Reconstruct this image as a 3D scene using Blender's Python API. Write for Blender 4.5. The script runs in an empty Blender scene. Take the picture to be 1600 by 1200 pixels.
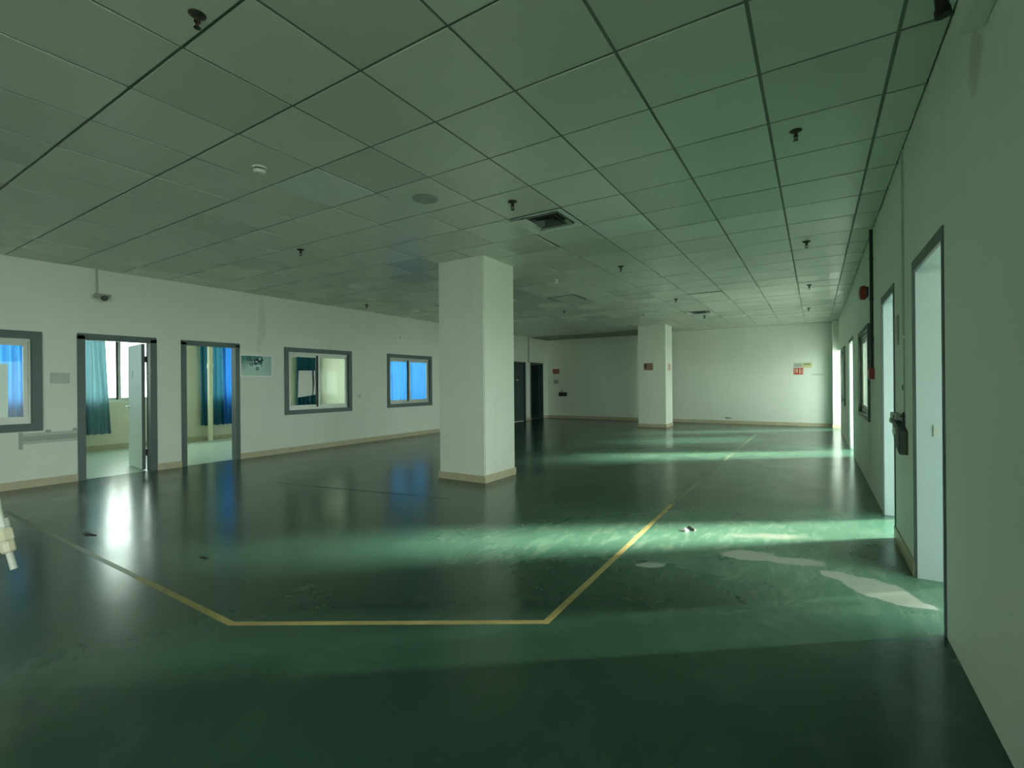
import bpy, bmesh, math, random
from mathutils import Vector, Matrix, noise
random.seed(7)
sc = bpy.context.scene
COL = sc.collection
# ------------------------------------------------------------------ camera
CAMZ = 1.29
F = 755.7
YAW, PITCH, ROLL = .5605, .0001, -.0085
fwd = Vector((-math.sin(YAW)*math.cos(PITCH), math.cos(YAW)*math.cos(PITCH), math.sin(PITCH)))
r0 = Vector((math.cos(YAW), math.sin(YAW), 0)); u0 = r0.cross(fwd)
rt = math.cos(ROLL)*r0 + math.sin(ROLL)*u0
up = -math.sin(ROLL)*r0 + math.cos(ROLL)*u0
cam = bpy.data.cameras.new('camera'); camo = bpy.data.objects.new('camera', cam); COL.objects.link(camo)
cam.sensor_fit = 'HORIZONTAL'; cam.sensor_width = 36; cam.lens = F/1600*36; cam.clip_start = .05; cam.clip_end = 400
camo.matrix_world = Matrix(((rt.x, up.x, -fwd.x, 0), (rt.y, up.y, -fwd.y, 0), (rt.z, up.z, -fwd.z, CAMZ), (0, 0, 0, 1)))
sc.camera = camo
# ------------------------------------------------------------------ world, sun, exposure
w = bpy.data.worlds.new('overcast_sky'); sc.world = w; w.use_nodes = True
bg = w.node_tree.nodes['Background']; bg.inputs[0].default_value = (.88, 1.0, .92, 1); bg.inputs[1].default_value = 9
SUN_AZ, SUN_EL = math.radians(37), math.radians(21)
sl = bpy.data.lights.new('hazy_sun', 'SUN'); sl.energy = 24; sl.angle = math.radians(9); sl.color = (1, .98, .86)
so = bpy.data.objects.new('hazy_sun', sl); COL.objects.link(so)
so.rotation_euler = Vector((math.cos(SUN_AZ)*math.cos(SUN_EL), math.sin(SUN_AZ)*math.cos(SUN_EL), math.sin(SUN_EL))).to_track_quat('Z', 'Y').to_euler()
sc.view_settings.view_transform = 'Standard'; sc.view_settings.look = 'None'
sc.view_settings.gamma = 1; sc.view_settings.use_curve_mapping = False
sc.view_settings.exposure = 0.5
sc.cycles.max_bounces = 7; sc.cycles.diffuse_bounces = 5; sc.cycles.glossy_bounces = 3; sc.cycles.adaptive_threshold = .05
sc.cycles.transparent_max_bounces = 12; sc.cycles.caustics_reflective = False; sc.cycles.caustics_refractive = False
sc.cycles.sample_clamp_indirect = 4
# ------------------------------------------------------------------ dimensions
XL, XR, YF, YB, H = -8.65, .55, 16.35, -8.2, 2.97
TL, TR = .11, .24                     # thickness of the left partition and the right wall
XO = -12.5                            # outer wall of the rooms on the left
SLAB = 3.09
# openings: (y0, y1, z0, z1)
L_DOORS = [(2.50, 3.39, 0, 2.02), (3.79, 4.67, 0, 2.02), (13.78, 14.66, 0, 2.04), (15.03, 15.94, 0, 2.04)]
L_WINS = [(.50, 2.11, .73, 2.03), (5.55, 7.14, .73, 2.04), (8.18, 9.76, .745, 2.04)]
O_WINS = [(.9, 2.95, 1.0, 2.65), (3.45, 5.25, 1.0, 2.65), (6.02, 7.92, 1.0, 2.65), (11.75, 14.15, .45, 2.65)]
R_DOORS = [(3.23, 4.09, 0, 2.03), (5.03, 5.86, 0, 2.05), (10.1, 11.27, 0, 2.03)]
R_WINS = [(7.13, 8.7, .8, 1.98), (12.75, 14.2, .75, 2.06)]
R_OPEN = [(15.25, 16.35, 0, 2.12)]
S_LIGHT_GAPS = [(2.2, 4.6, .05, 2.8), (5.16, 5.33, .85, 2.7), (6.0, 8.85, 0, 3.0)]      # unseen openings of the right side room, sized to shape the light
R_ADDED = [(-7.2, -4.8, .8, 2.4), (-3.6, -1.2, .8, 2.4)]      # unseen openings added behind the viewer to brighten the left wall

def portal(name, x, y0, y1, z0, z1, sgn):
    l = bpy.data.lights.new(name, 'AREA'); l.shape = 'RECTANGLE'; l.size = y1-y0; l.size_y = z1-z0
    l.cycles.is_portal = True
    o = bpy.data.objects.new(name, l); COL.objects.link(o)
    o.matrix_world = Matrix.Translation((x, (y0+y1)/2, (z0+z1)/2)) @ Matrix(((0, 0, -sgn, 0), (1, 0, 0, 0), (0, 1, 0, 0), (0, 0, 0, 1)))
    # light goes out along local -Z -> world sgn * X
for a in R_DOORS[2:] + R_WINS[1:] + R_OPEN: portal('daylight_portal', XR+TR+.02, *a, -1)
for a in S_LIGHT_GAPS: portal('daylight_portal', 3.22, *a, -1)
for a in O_WINS: portal('daylight_portal', XO-.22, *a, 1)
for a in R_ADDED: portal('daylight_portal', XR+TR+.02, *a, -1)

# ------------------------------------------------------------------ materials
MATS = {}
def nt(name):
    m = bpy.data.materials.new(name); m.use_nodes = True
    t = m.node_tree
    return m, t, t.nodes['Principled BSDF']
def N(t, ty, **kw):
    n = t.nodes.new(ty)
    for k, v in kw.items():
        if hasattr(n, k): setattr(n, k, v)
        else: n.inputs[k].default_value = v
    return n
def coords(t, scale=(1, 1, 1)):
    c = N(t, 'ShaderNodeTexCoord'); mp = N(t, 'ShaderNodeMapping'); mp.inputs['Scale'].default_value = scale
    t.links.new(c.outputs['Object'], mp.inputs['Vector']); return mp.outputs['Vector']
def tex(t, vec, scale, detail=4, rough=.55, dist=0):
    n = N(t, 'ShaderNodeTexNoise'); n.inputs['Scale'].default_value = scale; n.inputs['Detail'].default_value = detail
    n.inputs['Roughness'].default_value = rough; n.inputs['Distortion'].default_value = dist
    t.links.new(vec, n.inputs['Vector']); return n.outputs['Fac']
def ramp(t, fac, p0, p1, c0=(0, 0, 0, 1), c1=(1, 1, 1, 1)):
    r = N(t, 'ShaderNodeValToRGB'); e = r.color_ramp.elements
    e[0].position, e[0].color, e[1].position, e[1].color = p0, c0, p1, c1
    t.links.new(fac, r.inputs['Fac']); return r.outputs['Color']
def mix(t, fac, a, b, mode='MIX'):
    m = N(t, 'ShaderNodeMix'); m.data_type = 'RGBA'; m.blend_type = mode
    for sock, v in ((m.inputs[0], fac), (m.inputs[6], a), (m.inputs[7], b)):
        if isinstance(v, (int, float)): sock.default_value = v
        elif isinstance(v, tuple): sock.default_value = v if len(v) == 4 else (*v, 1)
        else: t.links.new(v, sock)
    return m.outputs[2]
def mth(t, op, a, b=0.0, clamp=False):
    m = N(t, 'ShaderNodeMath'); m.operation = op; m.use_clamp = clamp
    for i, v in enumerate((a, b)):
        if isinstance(v, (int, float)): m.inputs[i].default_value = v
        else: t.links.new(v, m.inputs[i])
    return m.outputs[0]
def bump(t, p, h, strength, dist):
    b = N(t, 'ShaderNodeBump'); b.inputs['Strength'].default_value = strength; b.inputs['Distance'].default_value = dist
    t.links.new(h, b.inputs['Height']); t.links.new(b.outputs['Normal'], p.inputs['Normal'])
def simple(name, col, rough=.5, metal=0, var=.12, scale=6, spec=.5):
    m, t, p = nt(name)
    v = coords(t); f = tex(t, v, scale, 5)
    c = mix(t, f, tuple(x*(1-var) for x in col), tuple(min(1, x*(1+var)) for x in col))
    t.links.new(c, p.inputs['Base Color'])
    p.inputs['Roughness'].default_value = rough; p.inputs['Metallic'].default_value = metal
    p.inputs['Specular IOR Level'].default_value = spec
    MATS[name] = m; return m
def wall_mat(name, col, marks=()):
    """painted plaster; marks = [(centre, half size, strength)] old smudges with a shape of their own"""
    m, t, p = nt(name)
    v = coords(t); vs = coords(t, (3.2, 3.2, .35))
    f = tex(t, v, .9, 4, .6); g = tex(t, vs, 1.0, 6, .65)
    c = mix(t, f, tuple(x*.94 for x in col), tuple(x*1.05 for x in col))
    d = ramp(t, g, .58, .82)
    c = mix(t, mth(t, 'MULTIPLY', d, .22), c, (.42, .44, .36))
    spots = ramp(t, tex(t, v, 14, 2, .5), .76, .80)
    c = mix(t, mth(t, 'MULTIPLY', spots, .25), c, (.3, .3, .26))
    for cen, hs, st in marks:
        sub = N(t, 'ShaderNodeVectorMath'); sub.operation = 'SUBTRACT'; sub.inputs[1].default_value = cen
        t.links.new(v, sub.inputs[0])
        dv = N(t, 'ShaderNodeVectorMath'); dv.operation = 'DIVIDE'; dv.inputs[1].default_value = hs
        t.links.new(sub.outputs[0], dv.inputs[0])
        ln = N(t, 'ShaderNodeVectorMath'); ln.operation = 'LENGTH'; t.links.new(dv.outputs[0], ln.inputs[0])
        q = mth(t, 'ADD', ln.outputs['Value'], mth(t, 'MULTIPLY', mth(t, 'SUBTRACT', tex(t, v, 12, 4), .5), 1.1))
        k = ramp(t, q, .55, 1.05, (1, 1, 1, 1), (0, 0, 0, 1))
        c = mix(t, mth(t, 'MULTIPLY', k, st), c, (.33, .34, .29))
    t.links.new(c, p.inputs['Base Color'])
    p.inputs['Roughness'].default_value = .62; p.inputs['Specular IOR Level'].default_value = .3
    bump(t, p, tex(t, v, 60, 3), .12, .004)
    MATS[name] = m; return m
WALLC = (.78, .84, .755)
wall_mat('wall_paint', WALLC, [((XL, 5.12, 2.45), (.3, .09, .5), .18), ((XL, 5.05, 2.1), (.3, .05, .22), .16),
    ((XL, 2.75, 2.57), (.3, .17, .07), .5), ((XL, 7.35, 1.05), (.3, .06, .05), .45), ((XL, 8.62, 2.45), (.3, .04, .03), .6),
    ((XR, 2.63, 2.58), (.3, .12, .15), .42), ((XR, 4.05, 1.5), (.3, .12, .9), .12),
    ((-2.32, YF, .17), (.12, .3, .04), .95), ((.04, YF, 1.49), (.2, .3, .035), .4)])
wall_mat('column_paint', WALLC, [((-4.15, 5.14, 1.84), (.16, .25, .055), .45), ((-4.12, 5.14, 1.94), (.13, .25, .025), .3), ((-4.3, 5.14, .18), (.2, .2, .06), .25), ((-3.66, 5.14, .62), (.012, .03, .22), .7)])
wall_mat('room_paint', (.73, .71, .57))
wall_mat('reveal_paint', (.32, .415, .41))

def tile_mat(name, col, rough):
    m, t, p = nt(name)
    oi = N(t, 'ShaderNodeObjectInfo'); v = coords(t)
    geo = N(t, 'ShaderNodeNewGeometry')
    f = tex(t, v, 70, 3, .7); g = tex(t, geo.outputs['Position'], .9, 4)
    c = mix(t, oi.outputs['Random'], tuple(x*.92 for x in col), tuple(x*1.06 for x in col))
    c = mix(t, mth(t, 'MULTIPLY', f, .18), c, tuple(x*.7 for x in col))
    c = mix(t, mth(t, 'MULTIPLY', ramp(t, g, .5, .8), .10), c, (.36, .36, .28))
    t.links.new(c, p.inputs['Base Color'])
    rr = mth(t, 'ADD', rough, mth(t, 'MULTIPLY', mth(t, 'SUBTRACT', oi.outputs['Random'], .5), .08))
    t.links.new(rr, p.inputs['Roughness']); p.inputs['Specular IOR Level'].default_value = .5
    bump(t, p, f, .10, .002)
    MATS[name] = m
tile_mat('ceiling_board', (.66, .715, .635), .28)
tile_mat('ceiling_board_new', (.76, .84, .81), .32)
simple('grid_dark', (.15, .19, .155), .6, 0)
simple('plenum', (.03, .035, .03), .9)
simple('skirting', (.50, .46, .32), .45, 0, .2, 9)
simple('frame_grey', (.085, .115, .108), .45, 0, .15)
simple('frame_slate', (.10, .14, .13), .5, 0, .15)
simple('alu', (.42, .47, .42), .38, .35, .1)
simple('door_white', (.66, .76, .69), .42, 0, .05, 2)
simple('door_dark', (.045, .075, .08), .4, 0, .2, 3)
simple('chrome', (.6, .62, .6), .22, 1, .05)
simple('black', (.012, .013, .012), .5)
simple('dark_metal', (.03, .04, .033), .45, .4)
simple('bronze', (.05, .055, .04), .4, .5)
simple('white_plastic', (.72, .74, .66), .38, 0, .05)
simple('cream_plastic', (.78, .74, .55), .42, 0, .06, 12)
simple('grey_plastic', (.34, .39, .35), .45, 0, .1)
simple('pale_grey', (.50, .55, .49), .5, 0, .08)
simple('dark_grey', (.075, .095, .085), .5, 0, .15)
simple('red_enamel', (.30, .025, .02), .35, 0, .1)
simple('sign_red', (.50, .06, .03), .45, 0, .15)
simple('sign_brown', (.33, .19, .15), .5, 0, .2)
simple('sign_pink', (.75, .60, .50), .5, 0, .1)
simple('sign_yellow', (.62, .60, .30), .5, 0, .1)
simple('sign_white', (.80, .82, .76), .5, 0, .05)
simple('sign_mark', (.22, .25, .20), .5)
simple('sign_dark_mark', (.06, .04, .03), .5)
simple('bright_white', (.93, .95, .92), .3, 0, .02)
simple('paper', (.82, .86, .80), .7, 0, .04)
simple('teal_dark', (.01, .12, .125), .4, 0, .3)
simple('line_yellow', (.32, .28, .105), .55, 0, .45, 9)
simple('line_faded', (.14, .19, .11), .4, 0, .5, 6)
simple('concrete', (.42, .43, .40), .8, 0, .1, 1)
simple('cord_white', (.8, .8, .72), .5)
simple('side_floor', (.42, .54, .45), .3, 0, .12, 2)
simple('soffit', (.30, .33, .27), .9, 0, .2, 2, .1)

def cloth(name, col, tr):
    m = bpy.data.materials.new(name); m.use_nodes = True; t = m.node_tree; t.nodes.clear()
    v = coords(t, (1, 1, .12)); f = tex(t, v, 9, 4)
    c = mix(t, f, tuple(x*.75 for x in col), tuple(min(1, x*1.2) for x in col))
    d = N(t, 'ShaderNodeBsdfDiffuse'); tl = N(t, 'ShaderNodeBsdfTranslucent'); ms = N(t, 'ShaderNodeMixShader'); o = N(t, 'ShaderNodeOutputMaterial')
    ms.inputs[0].default_value = tr
    t.links.new(c, d.inputs[0]); t.links.new(c, tl.inputs[0]); t.links.new(d.outputs[0], ms.inputs[1]); t.links.new(tl.outputs[0], ms.inputs[2])
    t.links.new(ms.outputs[0], o.inputs[0]); MATS[name] = m
cloth('curtain_blue', (.05, .19, .46), .42)
cloth('curtain_deep', (.020, .115, .37), .42)
cloth('curtain_pale', (.16, .30, .35), .22)
cloth('curtain_teal', (.03, .13, .19), .25)

def glass(name):
    m = bpy.data.materials.new(name); m.use_nodes = True; t = m.node_tree; t.nodes.clear()
    tr = N(t, 'ShaderNodeBsdfTransparent'); tr.inputs[0].default_value = (.93, .97, .95, 1)
    g = N(t, 'ShaderNodeBsdfGlossy'); g.inputs['Roughness'].default_value = .03
    lw = N(t, 'ShaderNodeLayerWeight'); lw.inputs[0].default_value = .5
    fr = mth(t, 'ADD', .005, mth(t, 'MULTIPLY', mth(t, 'POWER', lw.outputs['Facing'], 5.0), .35))
    v = coords(t); sm = mth(t, 'MULTIPLY', tex(t, v, 3, 4), .003)
    ms = N(t, 'ShaderNodeMixShader'); o = N(t, 'ShaderNodeOutputMaterial')
    t.links.new(mth(t, 'ADD', fr, sm), ms.inputs[0]); t.links.new(tr.outputs[0], ms.inputs[1]); t.links.new(g.outputs[0], ms.inputs[2])
    t.links.new(ms.outputs[0], o.inputs[0]); MATS[name] = m
glass('glass')

def floor_mat():
    m, t, p = nt('epoxy_floor')
    v = coords(t)
    big = tex(t, v, .55, 5, .6); med = tex(t, v, 2.3, 6, .65, .4); fine = tex(t, v, 22, 4, .7)
    c = mix(t, ramp(t, big, .3, .7), (.021, .064, .042), (.031, .090, .060))
    c = mix(t, mth(t, 'MULTIPLY', ramp(t, med, .52, .78), .38), c, (.080, .165, .118))
    # worn, paler ground in front of the doors on the right
    sx = N(t, 'ShaderNodeSeparateXYZ'); t.links.new(v, sx.inputs[0])
    wear = None; bare = None
    def blob(cx, cy, rx, ry, rot, lo, hi, amp, nz):
        mp = N(t, 'ShaderNodeMapping'); mp.vector_type = 'TEXTURE'
        mp.inputs['Location'].default_value = (cx, cy, 0); mp.inputs['Rotation'].default_value = (0, 0, rot); mp.inputs['Scale'].default_value = (rx, ry, 1)
        t.links.new(v, mp.inputs['Vector'])
        ln = N(t, 'ShaderNodeVectorMath'); ln.operation = 'LENGTH'; t.links.new(mp.outputs[0], ln.inputs[0])
        q = mth(t, 'ADD', ln.outputs['Value'], mth(t, 'MULTIPLY', mth(t, 'SUBTRACT', nz, .5), amp))
        mr = N(t, 'ShaderNodeMapRange'); mr.interpolation_type = 'SMOOTHSTEP'
        mr.inputs['From Min'].default_value = lo; mr.inputs['From Max'].default_value = hi
        mr.inputs['To Min'].default_value = 1; mr.inputs['To Max'].default_value = 0
        t.links.new(q, mr.inputs['Value']); return mr.outputs['Result']
    n2 = tex(t, v, 5.5, 5, .6); n3 = tex(t, v, 1.3, 1.5, .5)
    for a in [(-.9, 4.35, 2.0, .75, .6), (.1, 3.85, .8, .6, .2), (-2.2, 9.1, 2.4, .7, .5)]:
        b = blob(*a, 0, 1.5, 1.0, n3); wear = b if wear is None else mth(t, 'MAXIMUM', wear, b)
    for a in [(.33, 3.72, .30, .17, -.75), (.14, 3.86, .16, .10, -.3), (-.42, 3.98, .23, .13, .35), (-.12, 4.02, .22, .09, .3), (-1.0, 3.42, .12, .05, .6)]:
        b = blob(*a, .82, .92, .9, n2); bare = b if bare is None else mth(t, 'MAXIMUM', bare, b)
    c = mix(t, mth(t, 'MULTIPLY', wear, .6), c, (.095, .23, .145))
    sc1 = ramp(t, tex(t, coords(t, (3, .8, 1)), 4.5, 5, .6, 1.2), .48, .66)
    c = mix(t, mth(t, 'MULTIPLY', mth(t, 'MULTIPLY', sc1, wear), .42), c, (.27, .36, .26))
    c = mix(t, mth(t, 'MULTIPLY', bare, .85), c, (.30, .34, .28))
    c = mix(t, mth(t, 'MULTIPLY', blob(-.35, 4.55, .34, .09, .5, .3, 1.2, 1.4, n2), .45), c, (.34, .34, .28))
    c = mix(t, mth(t, 'MULTIPLY', fine, .15), c, (.03, .06, .04))
    scr = ramp(t, tex(t, coords(t, (9, .5, 1)), 1.2, 3, .5, .8), .73, .75)
    c = mix(t, mth(t, 'MULTIPLY', scr, .25), c, (.02, .04, .03))
    t.links.new(c, p.inputs['Base Color'])
    r = mth(t, 'ADD', .14, mth(t, 'MULTIPLY', med, .14))
    r = mth(t, 'ADD', r, mth(t, 'MULTIPLY', wear, .16)); r = mth(t, 'ADD', r, mth(t, 'MULTIPLY', bare, .3))
    t.links.new(r, p.inputs['Roughness']); p.inputs['Specular IOR Level'].default_value = .5
    bump(t, p, mth(t, 'ADD', tex(t, v, 3.5, 2), mth(t, 'MULTIPLY', fine, .12)), .06, .02)
    MATS['epoxy_floor'] = m
floor_mat()
def print_mat():
    m, t, p = nt('bubble_print')
    c = N(t, 'ShaderNodeTexCoord'); s = N(t, 'ShaderNodeSeparateXYZ'); t.links.new(c.outputs['Generated'], s.inputs[0])
    n = tex(t, c.outputs['Generated'], 2.4, 4)
    q = mth(t, 'ADD', mth(t, 'SUBTRACT', s.outputs['Z'], mth(t, 'MULTIPLY', s.outputs['Y'], .75)), mth(t, 'MULTIPLY', mth(t, 'SUBTRACT', n, .5), .5))
    col = ramp(t, q, .25, .7, (.36, .58, .50, 1), (.01, .20, .19, 1))
    side = ramp(t, s.outputs['Y'], .62, .95, (0, 0, 0, 1), (1, 1, 1, 1))
    col = mix(t, mth(t, 'MULTIPLY', side, .55), col, (.12, .32, .28))
    t.links.new(col, p.inputs['Base Color']); p.inputs['Roughness'].default_value = .3; MATS['bubble_print'] = m
print_mat()

# ------------------------------------------------------------------ mesh helpers
def box(bm, x0, x1, y0, y1, z0, z1, bev=0):
    vs = [bm.verts.new((x, y, z)) for x in (x0, x1) for y in (y0, y1) for z in (z0, z1)]
    fs = [bm.faces.new([vs[i] for i in q]) for q in ((0, 1, 3, 2), (4, 6, 7, 5), (0, 4, 5, 1), (2, 3, 7, 6), (0, 2, 6, 4), (1, 5, 7, 3))]
    if bev:
        es = list({e for f in fs for e in f.edges})
        bmesh.ops.bevel(bm, geom=es, offset=bev, segments=2, affect='EDGES')
    return vs
def B(*boxes, bev=0):
    bm = bmesh.new()
    for b in boxes: box(bm, *b, bev=bev)
    return bm
def lathe(prof, c, axis='Z', seg=20, bm=None):
    """revolve [(r, h)] about axis through c"""
    bm = bm or bmesh.new(); rings = []
    for r, h in prof:
        ring = []
        for i in range(seg):
            a = 2*math.pi*i/seg; p = (r*math.cos(a), r*math.sin(a), h)
            if axis == 'X': p = (p[2], p[0], p[1])
            if axis == 'Y': p = (p[1], p[2], p[0])
            ring.append(bm.verts.new((c[0]+p[0], c[1]+p[1], c[2]+p[2])))
        rings.append(ring)
    for a, b in zip(rings, rings[1:]):
        for i in range(seg): bm.faces.new((a[i], a[(i+1) % seg], b[(i+1) % seg], b[i]))
    bm.faces.new(rings[0][::-1]); bm.faces.new(rings[-1])
    return bm
def tube(pts, rad, seg=10, bm=None):
    bm = bm or bmesh.new(); pts = [Vector(p) for p in pts]; rings = []
    rads = rad if isinstance(rad, (list, tuple)) else [rad]*len(pts)
    for i, p in enumerate(pts):
        d = (pts[min(i+1, len(pts)-1)]-pts[max(i-1, 0)]).normalized()
        a = d.orthogonal().normalized() if i == 0 else (rings_a - d*rings_a.dot(d)).normalized()
        rings_a = a; b = d.cross(a)
        rings.append([bm.verts.new(p+rads[i]*(a*math.cos(2*math.pi*k/seg)+b*math.sin(2*math.pi*k/seg))) for k in range(seg)])
    for a, b in zip(rings, rings[1:]):
        for i in range(seg): bm.faces.new((a[i], a[(i+1) % seg], b[(i+1) % seg], b[i]))
    bm.faces.new(rings[0][::-1]); bm.faces.new(rings[-1])
    return bm
def ngon_prism(bm, pts, x0, x1):
    """outline in (y, z), extruded along x"""
    a = [bm.verts.new((x0, y, z)) for y, z in pts]; b = [bm.verts.new((x1, y, z)) for y, z in pts]
    bm.faces.new(a); bm.faces.new(b[::-1])
    for i in range(len(pts)):
        j = (i+1) % len(pts); bm.faces.new((a[i], b[i], b[j], a[j]))
    return bm
def mesh(name, bm, mat, smooth=False):
    bmesh.ops.recalc_face_normals(bm, faces=bm.faces)
    me = bpy.data.meshes.new(name); bm.to_mesh(me); bm.free()
    if mat: me.materials.append(MATS[mat])
    if smooth:
        for f in me.polygons: f.use_smooth = True
        me.set_sharp_from_angle(angle=math.radians(40))
    return me
def obj(name, bm, mat, parent=None, smooth=False, label=None):
    """geometry is given in world coordinates; it is stored relative to the origin chain of its parent"""
    off = Vector((0, 0, 0)); q = parent
    while q: off += q.location; q = q.parent
    if parent: bmesh.ops.translate(bm, verts=bm.verts, vec=-off)
    o = bpy.data.objects.new(name, mesh(name, bm, mat, smooth)); COL.objects.link(o); o.parent = parent
    if label: o['label'] = label
    return o
def thing(name, label, cat, loc, group=None, kind=None):
    o = bpy.data.objects.new(name, None); COL.objects.link(o); o.location = loc; o.empty_display_size = .1
    tag(o, label, cat, group, kind); return o
def tag(o, label=None, cat=None, group=None, kind=None):
    for k, v in (('label', label), ('category', cat), ('group', group), ('kind', kind)):
        if v: o[k] = v
    return o
def solo(name, bm, mat, label, cat, group=None, kind=None, origin=None, smooth=False):
    if origin: bmesh.ops.translate(bm, verts=bm.verts, vec=-Vector(origin))
    o = obj(name, bm, mat, None, smooth)
    if origin: o.location = origin
    return tag(o, label, cat, group, kind)
def struct(name, bm, mat, label, cat, smooth=False):
    return tag(obj(name, bm, mat, None, smooth), label, cat, None, 'structure')
def copy_tree(o, parent=None):
    c = o.copy(); COL.objects.link(c); c.parent = parent
    for ch in [k for k in bpy.data.objects if k.parent == o]: copy_tree(ch, c)
    return c
def wall_y(bm, x0, x1, y0, y1, z0, z1, ops):
    """wall along Y with rectangular openings (y0,y1,z0,z1)"""
    ops = sorted(ops); y = y0
    for a, b, c, d in ops:
        if a > y: box(bm, x0, x1, y, a, z0, z1)
        if c > z0: box(bm, x0, x1, a, b, z0, c)
        if d < z1: box(bm, x0, x1, a, b, d, z1)
        y = b
    if y < y1: box(bm, x0, x1, y, y1, z0, z1)

# ------------------------------------------------------------------ the setting
fl = struct('floor', B((XL-.06, XR+TR, YB-.2, YF+.2, -.12, 0), (XR+TR, 3.2, -.6, 8.95, -.12, 0)), 'epoxy_floor', 'worn dark green glossy epoxy floor of the hall', 'floor')
struct('floor_side', B((XO-.2, XL-.06, YB-.2, YF+.2, -.12, 0)), 'side_floor', 'pale green floor of the rooms behind the left wall', 'floor')
struct('floor_terrace', B((XR+TR, 7.5, 8.95, 19, -.12, 0), (XR+TR, 7.5, -10, -.6, -.12, 0)), 'concrete', 'unseen concrete terrace made pale to bounce daylight into the hall', 'terrace')  # out of view, kept pale so it bounces light up to the ceiling
bm = bmesh.new(); wall_y(bm, XL-TL, XL, YB, YF, 0, SLAB, L_DOORS+L_WINS)
struct('wall_left', bm, 'wall_paint', 'long pale left wall with grey framed doors and windows', 'wall')
bm = bmesh.new(); wall_y(bm, XR, XR+TR, YB, YF, 0, SLAB, R_ADDED+R_DOORS+R_WINS+R_OPEN)
struct('wall_right', bm, 'wall_paint', 'shaded right wall with open doorways in a row', 'wall')
struct('wall_far', B((XO-.2, 1.2, YF, YF+.2, 0, SLAB)), 'wall_paint', 'plain pale far wall with small signs', 'wall')
bm = B((XO-.2, XR+TR, YB-.2, YB, 0, SLAB))
struct('wall_back', bm, 'wall_paint', 'plain wall behind the viewer', 'wall')
bm = bmesh.new(); wall_y(bm, XO-.2, XO, YB, YF, 0, SLAB, O_WINS)
struct('wall_outer', bm, 'room_paint', 'outer wall of the side rooms seen through the left doors', 'wall')
struct('wall_partition', B((XO, -10.6, 8.97, 9.07, 0, SLAB), (XO, XL-TL, 14.36, 14.46, 0, SLAB)), 'room_paint', 'pale partitions between the rooms behind the left wall', 'wall')
struct('ceiling_added_shade', B((XR+TR, 2.0, 14.2, 19, 2.7, 2.8)), 'concrete', 'unseen concrete canopy added to shade the far opening from the sky', 'canopy')  # out of view, added to cut sky light on the corner pilaster
struct('wall_terrace', B((7.4, 7.5, 9.0, 19, 0, .8)), 'concrete', 'low parapet of the terrace outside the far openings', 'wall')
bm = bmesh.new(); wall_y(bm, 3.08, 3.2, -.6, 9.0, 0, SLAB, S_LIGHT_GAPS); box(bm, XR+TR, 3.08, 8.9, 9.0, 0, SLAB); box(bm, XR+TR, 3.08, -.6, -.5, 0, SLAB)
struct('wall_side_room', bm, 'room_paint', 'walls of the side room behind the near right doorways', 'wall')
struct('outdoor_ground', B((-90, 90, -90, 110, -6.2, -6)), 'concrete', 'pale ground outside far below the windows', 'ground')

# ceiling: slab, runners of the grid, boards
ceil = struct('ceiling', B((XO-.2, XR+TR, YB-.2, YF+.2, SLAB, SLAB+.15), (XR+TR, 3.2, -.6, 5.6, SLAB, SLAB+.15), (XR+TR, 1.5, 5.6, 9.0, SLAB, SLAB+.15)), 'plenum', 'suspended ceiling of large square boards in a dark grid', 'ceiling')
struct('ceiling_side', B((XO, XL-TL, YB, YF, H, H+.03)), 'room_paint', 'plain ceiling of the rooms behind the left wall', 'ceiling')
gx = [.6*(a-.413) for a in range(-15, 3)]; gy = [.6*(b+3.946) for b in range(-19, 25)]
xs = [XL]+[g for g in gx if XL+.02 < g < XR-.02]+[XR]; ys = [YB]+[g for g in gy if YB+.02 < g < YF-.02]+[YF]
gbm = {}
for x in xs[1:-1]:
    obj('grid_bar', B((x-.009, x+.009, YB, YF, H+.004, H+.04)), 'grid_dark', ceil)
for y in ys[1:-1]:
    obj('grid_bar', B((XL, XR, y-.009, y+.009, H+.005, H+.038)), 'grid_dark', ceil)
def pix(x, y, z):
    d = Vector((x, y, z-CAMZ)); k = d.dot(fwd)
    return None if k < .05 else (800+F*d.dot(rt)/k, 600-F*d.dot(up)/k)
COLS = [(-4.42, -3.65, 5.14, 5.88), (-4.45, -3.64, 14.1, 14.85)]
cells = []
SKIP = [(-2.348, 4.468), (-2.348, 12.268)]        # cells of the two air diffusers
DROP = {(-3.2, 5.05): (.012, -.02, -.012), (-2.7, 5.05): (-.018, .016, -.012), (-4.148, 8.668): (0, 0, .05), (-1.55, 9.9): (.02, .01, -.01),
        (-1.15, 5.5): (.008, 0, -.004), (-3.1, 4.5): (.006, .006, -.003)}
for i in range(len(xs)-1):
    for j in range(len(ys)-1):
        x0, x1, y0, y1 = xs[i], xs[i+1], ys[j], ys[j+1]; cx, cy = (x0+x1)/2, (y0+y1)/2
        if any(abs(cx-a) < .2 and abs(cy-b) < .2 for a, b in SKIP): continue
        ps = [pix(x, y, H) for x in (x0, x1) for y in (y0, y1)]
        ok = [p for p in ps if p and -40 < p[0] < 1640 and -60 < p[1] < 1200]
        area = 0
        if ok and all(ps):
            u = [p[0] for p in ps]; v = [p[1] for p in ps]; area = (max(u)-min(u))*(max(v)-min(v))
        elif ok: area = 1e6
        cells.append((area, cx, cy, x1-x0-.018, y1-y0-.018))
cells.sort(reverse=True)
tmesh = {}
def tile_mesh(w_, d_, mat):
    k = (round(w_, 3), round(d_, 3), mat)
    if k not in tmesh: tmesh[k] = mesh('ceiling_board', B((-w_/2, w_/2, -d_/2, d_/2, 0, .012)), mat)
    return tmesh[k]
rest = bmesh.new()
NEWT = [(-3.548, 2.668), (-1.748, 5.068), (-6.2, 3.3)]
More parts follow.
